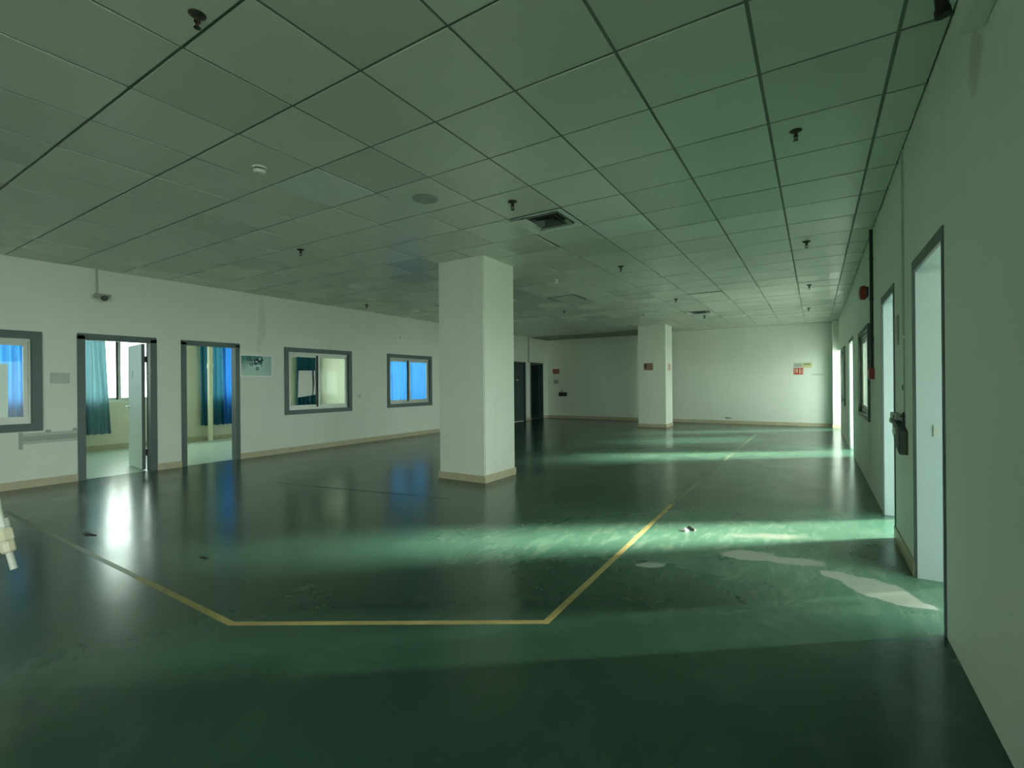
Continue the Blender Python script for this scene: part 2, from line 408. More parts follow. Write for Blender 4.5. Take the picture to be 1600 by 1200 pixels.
for n, (area, cx, cy, w_, d_) in enumerate(cells):
    rx, ry, dz = random.gauss(0, .0022), random.gauss(0, .0022), random.uniform(-.0015, .0015)
    for (a, b), v in DROP.items():
        if abs(cx-a) < .3 and abs(cy-b) < .3: rx, ry, dz = v
    if n < 300 and area > 0:
        mat = 'ceiling_board_new' if any(abs(cx-a) < .2 and abs(cy-b) < .2 for a, b in NEWT) else 'ceiling_board'
        o = bpy.data.objects.new('ceiling_board', tile_mesh(w_, d_, mat)); COL.objects.link(o)
        o.parent = ceil; o.location = (cx, cy, H+dz); o.rotation_euler = (rx, ry, 0)
    else:
        vs = box(rest, cx-w_/2, cx+w_/2, cy-d_/2, cy+d_/2, H+dz, H+dz+.012)
tag(obj('far_ceiling_boards', rest, 'ceiling_board', ceil), kind='stuff')

# columns
def column(x0, x1, y0, y1, label):
    t = thing('column', label, 'column', ((x0+x1)/2, (y0+y1)/2, 0), None, 'structure')
    obj('shaft', B((x0, x1, y0, y1, 0, SLAB), bev=.012), 'column_paint', t)
    for b in ((x0-.012, x1+.012, y0-.013, y0, 0, .095), (x0-.012, x1+.012, y1, y1+.013, 0, .095), (x1, x1+.013, y0, y1, 0, .1), (x0-.013, x0, y0, y1, 0, .095)):
        obj('skirting_tile', B(b, bev=.003), 'skirting', t)
    return t
column(*COLS[0], 'big square white column standing free in the middle of the hall')
column(*COLS[1], 'square white column with a small brown sign near the far wall')
struct('trim_1', B((.40, .62, 15.98, YF, 0, SLAB), bev=.004), 'wall_paint', 'narrow bright pilaster in the far right corner', 'pilaster')
# dark matt strip just under the ceiling along the far wall, left of the far column
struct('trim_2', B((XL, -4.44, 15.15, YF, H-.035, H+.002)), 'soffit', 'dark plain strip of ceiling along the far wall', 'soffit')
struct('trim_3', B((.475, XR, YB, 2.5, 2.62, SLAB), bev=.004), 'wall_paint', 'boxed duct high on the right wall at the top corner', 'boxing')

# baseboards
def skirt_y(bm, x0, x1, y0, y1, gaps):
    y = y0
    for a, b in sorted((g[0], g[1]) for g in gaps if g[2] < .1):
        if a > y: box(bm, x0, x1, y, a, 0, .1)
        y = b
    if y < y1: box(bm, x0, x1, y, y1, 0, .1)
PAD = lambda l: [(a-.07, b+.07, c, d) for a, b, c, d in l]
bm = bmesh.new(); skirt_y(bm, XL, XL+.013, YB, YF, L_DOORS)
struct('baseboard_left', bm, 'skirting', 'beige tiled baseboard along the left wall', 'baseboard')
bm = bmesh.new(); skirt_y(bm, XR-.013, XR, R_DOORS[0][1], R_DOORS[1][0], [])
struct('baseboard_right', bm, 'skirting', 'short beige baseboard between the two nearest right doorways', 'baseboard')
struct('baseboard_far', B((XL, .40, YF-.013, YF, 0, .1)), 'skirting', 'beige tiled baseboard along the far wall', 'baseboard')
struct('baseboard_pilaster', B((.39, .62, 15.967, 15.98, 0, .1)), 'skirting', 'short beige baseboard on the corner pilaster', 'baseboard')
struct('baseboard_outer', B((XO, XO+.013, YB, 14.36, 0, .1)), 'skirting', 'beige baseboard inside the left side rooms', 'baseboard')

# painted line and loose scraps on the floor
def strip(bm, pts, wd, z):
    P = [Vector((*p, 0)) for p in pts]; Lf, Rt = [], []
    for i, p in enumerate(P):
        d1 = (P[i]-P[i-1]).normalized() if i else (P[1]-P[0]).normalized()
        d2 = (P[i+1]-P[i]).normalized() if i < len(P)-1 else d1
        n1 = Vector((-d1.y, d1.x, 0)); n2 = Vector((-d2.y, d2.x, 0)); m = (n1+n2).normalized(); k = wd/2/max(.3, m.dot(n1))
        Lf.append(p+m*k); Rt.append(p-m*k)
    for zz in (0, z): pass
    for i in range(len(P)-1):
        q = [Lf[i], Rt[i], Rt[i+1], Lf[i+1]]
        t_ = [bm.verts.new((v.x, v.y, z)) for v in q]; b_ = [bm.verts.new((v.x, v.y, 0)) for v in q]
        bm.faces.new(t_)
        for a in range(4): bm.faces.new((t_[a], b_[a], b_[(a+1) % 4], t_[(a+1) % 4]))
bm = bmesh.new(); strip(bm, [(-3.9, 1.425), (-2.70, 1.41), (-1.245, 2.31), (-1.30, 5.24)], .04, .0012)
obj('yellow_line', bm, 'line_yellow', fl)
bm = bmesh.new(); strip(bm, [(-1.30, 5.24), (-1.28, 9), (-1.25, 13.2)], .036, .0010); obj('faded_line', bm, 'line_faded', fl)
bm = bmesh.new(); strip(bm, [(-7.2, 1.475), (-6.76, 1.46), (-4.53, 1.43), (-3.9, 1.425)], .036, .0010); obj('faded_line', bm, 'line_faded', fl)
bm = bmesh.new(); strip(bm, [(-3.5, 4.25), (-5.2, 3.95), (-6.1, 3.8)], .02, .001)
obj('pale_line', bm, 'dark_grey', fl)

# ------------------------------------------------------------------ doors
def door_frame(name, x0, x1, y0, y1, z1, label, mat, wd=.055, proud=.02, thick=.03):
    """lining and casing around an opening in a wall between x0 and x1 (x0<x1)"""
    t = thing(name, label, 'door', ((x0+x1)/2, (y0+y1)/2, 0), None, 'structure')
    obj('jamb', B((x0-proud, x1+proud, y0-wd*.35, y0+wd*.65, 0, z1), bev=.003), mat, t)
    obj('jamb', B((x0-proud, x1+proud, y1-wd*.65, y1+wd*.35, 0, z1), bev=.003), mat, t)
    obj('head', B((x0-proud, x1+proud, y0-wd*.35, y1+wd*.35, z1-wd*.65, z1+wd*.35), bev=.003), mat, t)
    return t
d = door_frame('door_1', XL-TL, XL, *L_DOORS[0][:2], 2.02, 'left doorway with a white door leaf standing open', 'frame_slate', .085)
# leaf swung into the side room, hinged at the far jamb
hy, hx = 3.335, XL-TL-.025
leaf = bpy.data.objects.new('leaf', mesh('leaf', B((-.82, 0, -.04, 0, .012, 1.965), bev=.003), 'door_white')); COL.objects.link(leaf)
leaf.parent = d; leaf.location = Vector((hx-.035, hy-.005, 0))-d.location; leaf.rotation_euler = (0, 0, math.radians(-8))
def lp(name, bm, mat, smooth=False):
    o = bpy.data.objects.new(name, mesh(name, bm, mat, smooth)); COL.objects.link(o); o.parent = leaf; return o
lp('edge_strip', B((0, .008, -.042, .002, .012, 1.965)), 'frame_slate')
lp('sticker', B((-.56, -.44, -.043, -.0405, 1.42, 1.56)), 'sign_white')
lp('sticker_mark', B((-.55, -.50, -.045, -.0432, 1.43, 1.55)), 'grey_plastic')
bm = lathe([(.028, 0), (.028, .008), (.012, .012), (.012, .05)], (-.76, -.045, .97), 'Y', 14)
bmesh.ops.scale(bm, vec=(1, -1, 1), space=Matrix.Translation((.76, .04, -.97)), verts=bm.verts)
box(bm, -.78, -.66, -.095, -.08, .96, .98, bev=.004)
box(bm, -.83, -.79, -.005, .06, .955, .985, bev=.004)
lp('lever_handle', bm, 'chrome')
for z in (.28, 1.72):
    obj('hinge', B((hx-.04, hx+.04, hy-.004, hy+.012, z-.05, z+.05)), 'dark_metal', d)
door_frame('door_2', XL-TL, XL, *L_DOORS[1][:2], 2.02, 'left doorway without a leaf beside the bubble picture', 'frame_slate', .075)
d = door_frame('door_3', XL-TL, XL, *L_DOORS[2][:2], 2.04, 'closed dark teal door on the left wall beyond the big column', 'frame_grey', .05)
obj('leaf', B((XL-.07, XL-.03, 13.82, 14.62, .01, 2.0), bev=.003), 'door_dark', d)
obj('inset_panel', B((XL-.032, XL-.02, 13.95, 14.5, .15, 1.85), bev=.006), 'door_dark', d)
obj('knob', lathe([(.03, 0), (.03, .01), (.012, .015), (.012, .04), (.03, .05), (.03, .075), (.012, .085)], (XL-.03, 14.1, 1.42), 'X', 14), 'sign_pink', d, True)
obj('threshold_strip', B((XL-.02, XL+.05, 13.82, 14.45, .0, .02)), 'white_plastic', d)
d = door_frame('door_4', XL-TL, XL, *L_DOORS[3][:2], 2.04, 'black open doorway nearest the far left corner', 'frame_grey', .06)
obj('leaf', B((XL-TL-.9, XL-TL-.02, 15.85, 15.89, .01, 1.99), bev=.003), 'door_dark', d)
for i, (a, lab) in enumerate(zip(R_DOORS, ('nearest open doorway in the right wall with a lit white reveal', 'second open doorway in the right wall past the switch box', 'narrow bright third doorway in the right wall beyond the window'))):
    y0, y1, _, z1 = a
    t = thing('door_%d' % (5+i), lab, 'door', (XR+TR/2, (y0+y1)/2, 0), None, 'structure')
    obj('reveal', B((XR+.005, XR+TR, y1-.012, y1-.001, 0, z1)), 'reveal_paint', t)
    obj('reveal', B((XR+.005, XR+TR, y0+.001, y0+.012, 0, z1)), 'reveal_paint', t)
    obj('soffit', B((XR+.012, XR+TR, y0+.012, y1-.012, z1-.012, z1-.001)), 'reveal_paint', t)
    fw = .03 if i < 2 else .02
    obj('jamb', B((XR-.008, XR+.005, y1-fw*.2, y1+fw*.8, 0, z1+.04), bev=.002), 'frame_slate', t)
    obj('jamb', B((XR-.008, XR+.005, y0-fw*.8, y0+fw*.2, 0, z1+.04), bev=.002), 'frame_slate', t)
    obj('head', B((XR-.008, XR+.012, y0, y1, z1-.03, z1+.04), bev=.002), 'frame_slate', t)
    if i < 2: obj('strike_plate', B((XR+.09, XR+.115, y1-.016, y1-.012, .93, 1.0)), 'grey_plastic', t)
t = thing('door_8', 'wide opening without a door at the far end of the right wall', 'opening', (XR+TR/2, 15.8, 0), None, 'structure')
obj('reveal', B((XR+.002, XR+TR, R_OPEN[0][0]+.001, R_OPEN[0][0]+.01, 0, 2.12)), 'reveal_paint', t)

# ------------------------------------------------------------------ windows
def window(name, xf, side, y0, y1, z0, z1, label, casing=.085, mat='frame_slate', split=.5, depth=.11, sash=True, alu=.045):
    """two-light sliding window; xf = wall face towards the hall, side = +1 if the hall is on +X of it"""
    t = thing(name, label, 'window', (xf, (y0+y1)/2, z0), None, 'structure'); s = side
    def bx(n, a, b, c, d, e, f, m, par=t, bev=.002):
        return obj(n, B((min(a, b), max(a, b), c, d, e, f), bev=bev), m, par)
    xa, xb = xf+s*.022, xf-s*depth
    if casing:
        bx('casing', xa, xb, y0, y0+casing, z0, z1, mat); bx('casing', xa, xb, y1-casing, y1, z0, z1, mat)
        bx('casing', xa, xb, y0+casing, y1-casing, z1-casing, z1, mat); bx('casing', xa, xb, y0+casing, y1-casing, z0, z0+casing, mat)
    a0, a1, b0, b1 = y0+casing, y1-casing, z0+casing, z1-casing
    f0, f1 = xf-s*.02, xf-s*(depth-.01)
    bx('track', f0, f1, a0, a1, b1-alu, b1, 'alu'); bx('track', f0, f1, a0, a1, b0, b0+alu, 'alu')
    bx('track', f0, f1, a0, a0+alu*.6, b0+alu, b1-alu, 'alu'); bx('track', f0, f1, a1-alu*.6, a1, b0+alu, b1-alu, 'alu')
    mid = a0+(a1-a0)*split; sw = .045; zb, zt = b0+alu, b1-alu
    for k, (p, q) in enumerate(((a0+alu*.6, mid-.012), (mid-.022, a1-alu*.6))):
        g0 = xf-s*(.055 if k == 0 else .03); g1 = g0-s*.02
        sh = bx('sash', g0, g1, p, p+sw, zb, zt, 'alu')
        bx('sash_stile', g0, g1, q-sw, q, zb, zt, 'alu' if k else 'dark_metal', sh)
        bx('sash_rail', g0, g1, p+sw, q-sw, zt-sw, zt, 'alu', sh); bx('sash_rail', g0, g1, p+sw, q-sw, zb, zb+sw, 'alu', sh)
        bx('pane', g0-s*.008, g0-s*.012, p+sw, q-sw, zb+sw, zt-sw, 'glass', sh, 0)
    return t
window('window_1', XL, 1, *L_WINS[0], 'grey framed inside window at the left edge with a blue curtain behind', .10, depth=TL, split=.3)
window('window_2', XL, 1, *L_WINS[1], 'grey framed inside window with a paper notice on its pane', .085, depth=TL)
window('window_3', XL, 1, *L_WINS[2], 'grey framed inside window filled by blue curtains beside the column', .085, depth=TL)
for i, (a, lab) in enumerate(zip(O_WINS, ('bright outside window seen through the leftmost inside window', 'bright outside window seen through the doorway with the open leaf', 'outside window behind the blue curtain seen through the second doorway', 'outside window behind blue curtains seen through the window beside the column'))):
    window('window_%d' % (4+i), XO, 1, *a, lab, 0, depth=.16, alu=.03, split=.46)
    y0, y1, z0, z1 = a
    struct('trim_%d' % (4+i), B((XO, XO+.05, y0-.05, y1+.05, z0-.035, z0), bev=.004), 'white_plastic', 'white sill under ' + lab, 'sill')
window('window_8', XR, -1, *R_WINS[0], 'grey framed sliding window in the right wall near the red bell', .06, depth=.14)
window('window_9', XR, -1, *R_WINS[1], 'narrow looking far window in the right wall near the corner', .06, depth=.14)

# ------------------------------------------------------------------ curtains in the side rooms
def curtain(y0, y1, z0, z1, mat, label, x=XO+.13, folds=7, amp=.045, gather=0, lean=0, seed=0):
    rnd = random.Random(seed); ny, nz = max(24, int(folds*10)), 14; bm = bmesh.new(); g = []
    ph = [rnd.uniform(-.5, .5) for _ in range(folds+2)]
    for j in range(nz+1):
        v = j/nz; z = z0+(z1-z0)*v; row = []
        for i in range(ny+1):
            u = i/ny; yc = (y0+y1)/2; wv = (y1-y0)*(1-gather*v*v)
            y = yc+(u-.5)*wv+lean*v
            k = u*folds; a = amp*(1.1-.45*v)*(.75+.4*ph[int(k)])
            xx = x+a*math.sin(2*math.pi*k+ph[int(k+.5)]*.8+.5*v*math.sin(7*u))
            row.append(bm.verts.new((xx, y+.012*math.sin(5*v+9*u), z+.012*math.sin(2*math.pi*k)*(1-v))))
        g.append(row)
    for j in range(nz):
        for i in range(ny): bm.faces.new((g[j][i], g[j][i+1], g[j+1][i+1], g[j+1][i]))
    o = solo('curtain', bm, mat, label, 'curtain', 'curtains in the rooms on the left', origin=(x, (y0+y1)/2, z0), smooth=True)
    return o
def rail(y0, y1, label, z=2.76, rx=.13):
    t = thing('curtain_rail', label, 'rail', (XO+rx, (y0+y1)/2, z), 'curtain rails in the rooms on the left')
    obj('rod', tube([(XO+rx, y0, z), (XO+rx, y1, z)], .012, 8), 'white_plastic', t, True)
    for y in (y0+.1, y1-.1): obj('bracket', B((XO, XO+rx+.01, y-.01, y+.01, z-.012, z+.012)), 'white_plastic', t)
CT = 2.745
curtain(1.9, 3.10, .36, CT, 'curtain_blue', 'blue curtain behind the leftmost inside window', folds=10, seed=1)
curtain(3.50, 4.06, .34, CT, 'curtain_pale', 'pale blue curtain seen through the doorway with the open leaf', folds=5, seed=2, gather=.25, lean=-.05)
curtain(5.80, 6.34, .36, CT, 'curtain_teal', 'dark blue gathered curtain behind the pipe in the second doorway', folds=4, seed=3, x=XO+.13, amp=.028)
curtain(6.27, 6.80, .37, CT, 'curtain_deep', 'bright blue backlit curtain seen through the second doorway', folds=5, seed=4, x=XO+.215, amp=.028)
curtain(8.28, 8.93, .45, CT, 'curtain_teal', 'dark teal curtain behind the pane with the paper notice', folds=5, seed=5, gather=.15)
curtain(11.6, 13.98, .36, CT, 'curtain_blue', 'wide blue curtain behind the inside window beside the column', folds=17, seed=6)
rail(.8, 3.15, 'thin white curtain rail behind the leftmost inside window')
rail(3.3, 5.3, 'thin white curtain rail above the pale blue curtain')
rail(5.8, 7.6, 'thin white curtain rail above the bright blue curtain', rx=.172)
rail(8.0, 8.95, 'thin white curtain rail above the dark teal curtain')
rail(11.5, 14.3, 'thin white curtain rail above the curtains beside the column')
# drain pipe by the second doorway
t = thing('drain_pipe', 'cream vertical drain pipe seen through the second left doorway', 'pipe', (XO+.3, 5.93, 0))
obj('pipe', lathe([(.055, 0), (.055, H)], (XO+.3, 5.93, 0), 'Z', 16), 'cream_plastic', t, True)
obj('pipe_socket', lathe([(.06, 1.72), (.064, 1.73), (.064, 1.83), (.06, 1.84)], (XO+.3, 5.93, 0), 'Z', 16), 'cream_plastic', t, True)
bm = tube([(XO+.35, 6.9, .012), (XO+.42, 6.4, .012), (XO+.5, 6.05, .012), (XO+.48, 5.8, .012), (XO+.62, 5.62, .012), (XO+.70, 5.45, .012), (XO+.62, 5.35, .012)], .012, 6)
solo('cable', bm, 'cord_white', 'loose white cable lying along the wall in the second doorway', 'cable', smooth=True)

solo('paper_notice', B((XL-.048, XL-.046, 1.42, 1.80, .86, 1.6)), 'paper', 'plain white sheet on the leftmost window pane', 'notice', origin=(XL-.047, 1.6, .86))
# paper notice on the inside window
t = thing('paper_notice', 'white paper notice with a dark string stuck on the window pane', 'notice', (XL-.06, 6.1, 1.08))
yq = 5.87
obj('sheet', ngon_prism(bmesh.new(), [(yq, 1.06), (6.20, 1.10), (6.19, 1.60), (yq+.02, 1.595)], XL-.052, XL-.05), 'paper', t)
obj('torn_edge', ngon_prism(bmesh.new(), [(6.215, 1.10), (6.27, 1.115), (6.26, 1.60), (6.23, 1.60), (6.245, 1.35)], XL-.052, XL-.05), 'paper', t)
obj('string', tube([(XL-.045, 6.205, 1.6), (XL-.045, 6.225, 1.35), (XL-.045, 6.195, 1.1)], .007, 6), 'black', t)

# ------------------------------------------------------------------ things on the left wall
t = thing('picture', 'small teal picture of dark bubbles in a thin white frame', 'picture', (XL, 5.0, 1.47))
obj('print', B((XL+.006, XL+.010, 4.715, 5.285, 1.48, 1.84)), 'bubble_print', t)
for b in ((XL, XL+.016, 4.695, 4.718, 1.465, 1.855), (XL, XL+.016, 5.284, 5.307, 1.465, 1.855), (XL, XL+.016, 4.718, 5.284, 1.84, 1.856), (XL, XL+.016, 4.718, 5.284, 1.464, 1.48)):
    obj('frame_bar', B(b, bev=.002), 'bright_white', t)
def ring(y, z, ro, ri, sq=1.0):
    bm = bmesh.new(); n = 18; vs = []
    for r in (ro, ri):
        for x in (XL+.010, XL+.012): vs.append([bm.verts.new((x, y+r*math.cos(2*math.pi*i/n), z+r*sq*math.sin(2*math.pi*i/n))) for i in range(n)])
    for i in range(n):
        j = (i+1) % n
        bm.faces.new((vs[1][i], vs[1][j], vs[3][j], vs[3][i])); bm.faces.new((vs[0][i], vs[0][j], vs[1][j], vs[1][i])); bm.faces.new((vs[2][i], vs[3][i], vs[3][j], vs[2][j]))
    return bm
for y, z, ro, ri in ((4.86, 1.79, .045, .018), (4.91, 1.765, .03, .012), (4.905, 1.69, .032, .016), (4.96, 1.695, .018, .004), (5.00, 1.74, .05, .026), (4.985, 1.79, .04, .02), (5.06, 1.79, .055, .03), (5.075, 1.72, .038, .006), (5.015, 1.61, .032, .014), (5.10, 1.66, .012, .003), (4.99, 1.70, .024, .004), (5.11, 1.77, .022, .006)):
    obj('bubble', ring(y, z, ro, ri), 'teal_dark', t)
t = thing('wall_plaque', 'blank pale grey plaque beside the left doorway', 'plaque', (XL, 2.3, 1.35))
obj('plate', B((XL, XL+.012, 2.19, 2.385, 1.35, 1.495), bev=.003), 'pale_grey', t)
obj('edge_strip', B((XL, XL+.018, 2.385, 2.40, 1.35, 1.50)), 'sign_white', t)
t = thing('wall_rack', 'faint grey wall rail with two rows below the leftmost window', 'rail', (XL, 2.2, .5))
obj('upper_rail', B((XL, XL+.02, 1.92, 2.46, .665, .705), bev=.004), 'pale_grey', t)
obj('lower_rail', B((XL, XL+.02, 1.92, 2.46, .565, .60), bev=.004), 'pale_grey', t)
obj('end_plate', B((XL, XL+.016, 1.885, 1.92, .50, .72), bev=.004), 'grey_plastic', t)
obj('back_strip', B((XL, XL+.008, 1.92, 2.46, .60, .665)), 'grey_plastic', t)
for y in (2.14, 2.42): obj('clip', B((XL, XL+.025, y, y+.05, .705, .735), bev=.003), 'grey_plastic', t)
t = thing('wall_camera', 'small dim grey fitting with cable high on the left wall', 'fitting', (XL, 2.75, 2.56))
obj('bracket', B((XL, XL+.03, 2.66, 2.86, 2.60, 2.63), bev=.004), 'grey_plastic', t)
obj('mount', B((XL, XL+.04, 2.65, 2.70, 2.56, 2.60), bev=.004), 'grey_plastic', t)
obj('lamp_head', lathe([(.035, 0), (.038, .03), (.03, .07), (.012, .08)], (XL, 2.775, 2.57), 'X', 14), 'dark_grey', t, True)
obj('cable', tube([(XL+.01, 2.69, H), (XL+.01, 2.69, 2.62)], .012, 8), 'pale_grey', t, True)
solo('conduit', tube([(XL+.018, 14.87, 2.04), (XL+.018, 14.87, H)], .018, 8), 'grey_plastic', 'thin conduit above the two dark doors at far left', 'conduit', smooth=True)

# ------------------------------------------------------------------ signs on the far wall and column
YS = YF
def sign(x0, x1, z0, z1, mat, label, marks=(), mm='sign_white', y=YS):
    t = thing('wall_sign', label, 'sign', ((x0+x1)/2, y, z0), 'signs on the far walls')
    obj('plate', B((x0, x1, y-.008, y, z0, z1), bev=.002), mat, t)
    for m in marks:
        a, b, c, d_ = m[:4]
        obj('mark', B((x0+(x1-x0)*a, x0+(x1-x0)*b, y-.010, y-.008, z0+(z1-z0)*c, z0+(z1-z0)*d_)), m[4] if len(m) > 4 else mm, t)
sign(-8.43, -8.16, 1.66, 1.84, 'sign_red', 'red sign on the far wall near the left corner', ((.15, .85, .2, .8, 'sign_brown'),))
sign(-8.40, -8.19, 1.28, 1.45, 'pale_grey', 'small grey sign below the red sign in the left corner', ((.2, .8, .2, .8, 'grey_plastic'),))
sign(-.54, -.32, 1.69, 1.84, 'pale_grey', 'pale grey notice above the red sign at the right', ((.1, .9, .3, .42), (.1, .8, .6, .7)), 'sign_mark')
sign(-.315, -.09, 1.69, 1.84, 'sign_yellow', 'yellowish notice beside the grey notice at the right', ((.1, .85, .55, .75),), 'sign_mark')
sign(-.54, -.30, 1.495, 1.685, 'sign_red', 'bright red sign with white symbol on the far wall at right', ((.08, .2, .55, .85), (.28, .42, .3, .85), (.6, .72, .15, .85), (.85, .93, .15, .8), (.1, .2, .2, .4)), 'sign_pink')
sign(-4.27, -4.0, 1.66, 1.87, 'sign_brown', 'faded brown sign on the front of the far column', ((.04, .35, .6, .8), (.12, .28, .25, .6)), 'sign_dark_mark', COLS[1][2])
t = thing('wall_sign', 'faded pink sign on the bright side of the far column', 'sign', (COLS[1][1], 14.5, 1.66), 'signs on the far walls')
obj('plate', B((COLS[1][1], COLS[1][1]+.008, 14.32, 14.68, 1.64, 1.85), bev=.002), 'sign_pink', t)
obj('mark', B((COLS[1][1]+.008, COLS[1][1]+.010, 14.46, 14.56, 1.67, 1.82)), 'sign_brown', t)
t = thing('socket_box', 'black box on the far wall low in the left corner', 'box', (-8.0, YF, .82))
obj('body', B((-8.16, -7.85, YF-.07, YF, .82, .97), bev=.008), 'black', t)
obj('cover', B((-8.14, -7.87, YF-.08, YF-.07, .85, .94), bev=.003), 'dark_metal', t)
obj('cable_entry', B((-8.06, -8.0, YF-.05, YF, .97, 1.06), bev=.003), 'grey_plastic', t)

# ------------------------------------------------------------------ things on the right wall
t = thing('alarm_bell', 'round red alarm bell on the right wall beside a conduit', 'bell', (XR, 7.30, 2.37))
obj('gong', lathe([(.085, 0), (.088, -.02), (.085, -.045), (.07, -.06), (.03, -.068), (.01, -.07)], (XR-.025, 7.30, 2.37), 'X', 24), 'red_enamel', t, True)
obj('back_box', B((XR-.03, XR, 7.22, 7.38, 2.31, 2.43), bev=.005), 'dark_metal', t)
t = thing('wall_conduit', 'dark vertical conduit on the right wall above the red call point', 'conduit', (XR, 6.68, 1.43))
obj('tube', tube([(XR-.018, 6.68, 1.42), (XR-.018, 6.68, H)], .016, 10), 'dark_metal', t, True)
for z in (1.75, 2.2, 2.65): obj('clip', B((XR-.036, XR, 6.655, 6.705, z-.012, z+.012)), 'dark_metal', t)
t = thing('call_point', 'small red call point at the foot of the dark conduit', 'call point', (XR, 6.68, 1.32))
obj('housing', B((XR-.05, XR, 6.62, 6.74, 1.31, 1.43), bev=.006), 'red_enamel', t)
obj('press_plate', B((XR-.054, XR-.05, 6.65, 6.71, 1.34, 1.40)), 'sign_pink', t)
solo('instruction_label', B((XR-.004, XR, 6.33, 6.47, 1.14, 1.30)), 'sign_white', 'small white label under the red call point', 'label', origin=(XR, 6.4, 1.14))
t = thing('door_plate', 'tall pale plate between the two nearest right doorways', 'plate', (XR, 4.85, 1.58))
obj('plate', B((XR-.01, XR, 4.76, 4.93, 1.57, 1.80), bev=.002), 'pale_grey', t)
obj('rim', B((XR-.013, XR, 4.752, 4.76, 1.57, 1.80)), 'grey_plastic', t)
t = thing('cable_trunking', 'thin pale cable trunking running down the near right wall', 'trunking', (XR, 4.5, 1.2))
obj('cover', B((XR-.012, XR, 4.485, 4.515, 1.62, H), bev=.002), 'pale_grey', t)
obj('lower_cover', B((XR-.008, XR, 4.49, 4.51, 1.0, 1.6), bev=.002), 'pale_grey', t)
solo('hole_cover', lathe([(.022, 0), (.022, -.006), (.008, -.009)], (XR, 4.56, 1.24), 'X', 12), 'dark_grey', 'tiny dark round cover on the wall above the switch box', 'cover', smooth=True)
t = thing('switch_box', 'dark grey switch box with brackets between the right doorways', 'switch box', (XR, 4.6, .74))
obj('body', ngon_prism(bmesh.new(), [(4.37, .765), (4.37, .93), (4.62, .985), (4.76, .985), (4.76, .89), (4.60, .80)], XR-.045, XR), 'dark_grey', t)
obj('front_cover', ngon_prism(bmesh.new(), [(4.375, .77), (4.375, .925), (4.46, .94), (4.46, .785)], XR-.05, XR-.045), 'black', t)
obj('bracket', B((XR-.04, XR, 4.60, 4.95, .995, 1.04), bev=.004), 'grey_plastic', t)
obj('bracket_arm', B((XR-.048, XR-.02, 4.80, 4.93, .955, .995), bev=.004), 'grey_plastic', t)
obj('rail', B((XR-.016, XR, 4.48, 4.60, 1.02, 1.032)), 'dark_grey', t)
obj('rail', B((XR-.016, XR, 4.49, 4.505, .96, 1.06)), 'dark_grey', t)
obj('white_plug', lathe([(.03, 0), (.03, -.01), (.02, -.018)], (XR-.045, 4.60, .915), 'X', 10), 'white_plastic', t, True)
obj('screw_hole', lathe([(.012, 0), (.012, -.004)], (XR-.04, 4.72, 1.015), 'X', 10), 'black', t)
t = thing('black_hose', 'short black hose end hanging at the top right corner', 'hose', (.455, 2.62, 2.79))
obj('tube', tube([(.437, 2.62, H+.01), (.445, 2.62, 2.9), (.452, 2.625, 2.80)], .023, 14), 'black', t, True)
obj('collar', tube([(.451, 2.624, 2.815), (.455, 2.626, 2.785)], [.027, .029], 14), 'black', t, True)

# ------------------------------------------------------------------ fittings on the ceiling
def make_sprinkler():
    t = thing('sprinkler', 'x', 'sprinkler', (0, 0, 0), 'sprinkler heads in the ceiling')
    obj('escutcheon', lathe([(.046, 0), (.044, -.004), (.026, -.014), (.022, -.016)], (0, 0, 0), 'Z', 20), 'bronze', t, True)
    obj('body', lathe([(.013, -.012), (.013, -.035), (.017, -.036), (.017, -.044), (.008, -.047)], (0, 0, 0), 'Z', 12), 'bronze', t, True)
    for s in (-1, 1): obj('frame_arm', tube([(s*.013, 0, -.042), (s*.017, 0, -.058), (s*.005, 0, -.075)], .0035, 6), 'bronze', t)
    obj('glass_bulb', lathe([(.0025, -.046), (.0035, -.058), (.002, -.072)], (0, 0, 0), 'Z', 8), 'red_enamel', t, True)
    obj('deflector', lathe([(.018, -.074), (.019, -.077), (.004, -.078)], (0, 0, 0), 'Z', 12), 'bronze', t)
    return t
SP = [(-2.35, 1.10, 'sprinkler head above the left foreground, nearest the viewer', .8), (-2.35, 3.78, 'sprinkler head next to the dark air diffuser, before it', 1), (-2.36, 6.73, 'sprinkler head beyond the dark air diffuser, right of the big column', 1),
      (-2.36, 9.97, 'sprinkler head in front of the far column', 1), (-2.36, 12.9, 'sprinkler head beside the far air diffuser', 1), (-.10, 3.76, 'sprinkler head above the nearest right doorway', .85), (-.08, 6.8, 'sprinkler head near the red alarm bell', 1),
      (-.08, 9.87, 'third sprinkler head along the right wall', 1), (-.12, 12.95, 'farthest sprinkler head along the right wall', 1), (-5.36, 3.67, 'sprinkler head left of the big column, above the windows', 1), (-7.91, 6.93, 'sprinkler head close to the left wall above the window with the notice', 1), (-4.9, 10.1, 'sprinkler head behind the big column', 1)]
sp0 = make_sprinkler()
for i, (x, y, lab, k) in enumerate(SP):
    o = sp0 if i == 0 else copy_tree(sp0)
    o.location = (x, y, H-.001); o['label'] = lab; o.scale = (k, k, k); o.rotation_euler.z = i*1.1
def make_detector():
    t = thing('smoke_detector', 'x', 'smoke detector', (0, 0, 0), 'smoke detectors in the ceiling')
    obj('base', lathe([(.052, 0), (.052, -.012), (.048, -.014)], (0, 0, 0), 'Z', 24), 'white_plastic', t, True)
    obj('vent_ring', lathe([(.036, -.013), (.036, -.028)], (0, 0, 0), 'Z', 24), 'dark_grey', t, True)
    obj('cap', lathe([(.045, -.026), (.045, -.032), (.034, -.046), (.012, -.05)], (0, 0, 0), 'Z', 24), 'white_plastic', t, True)
    return t
sd0 = make_detector()
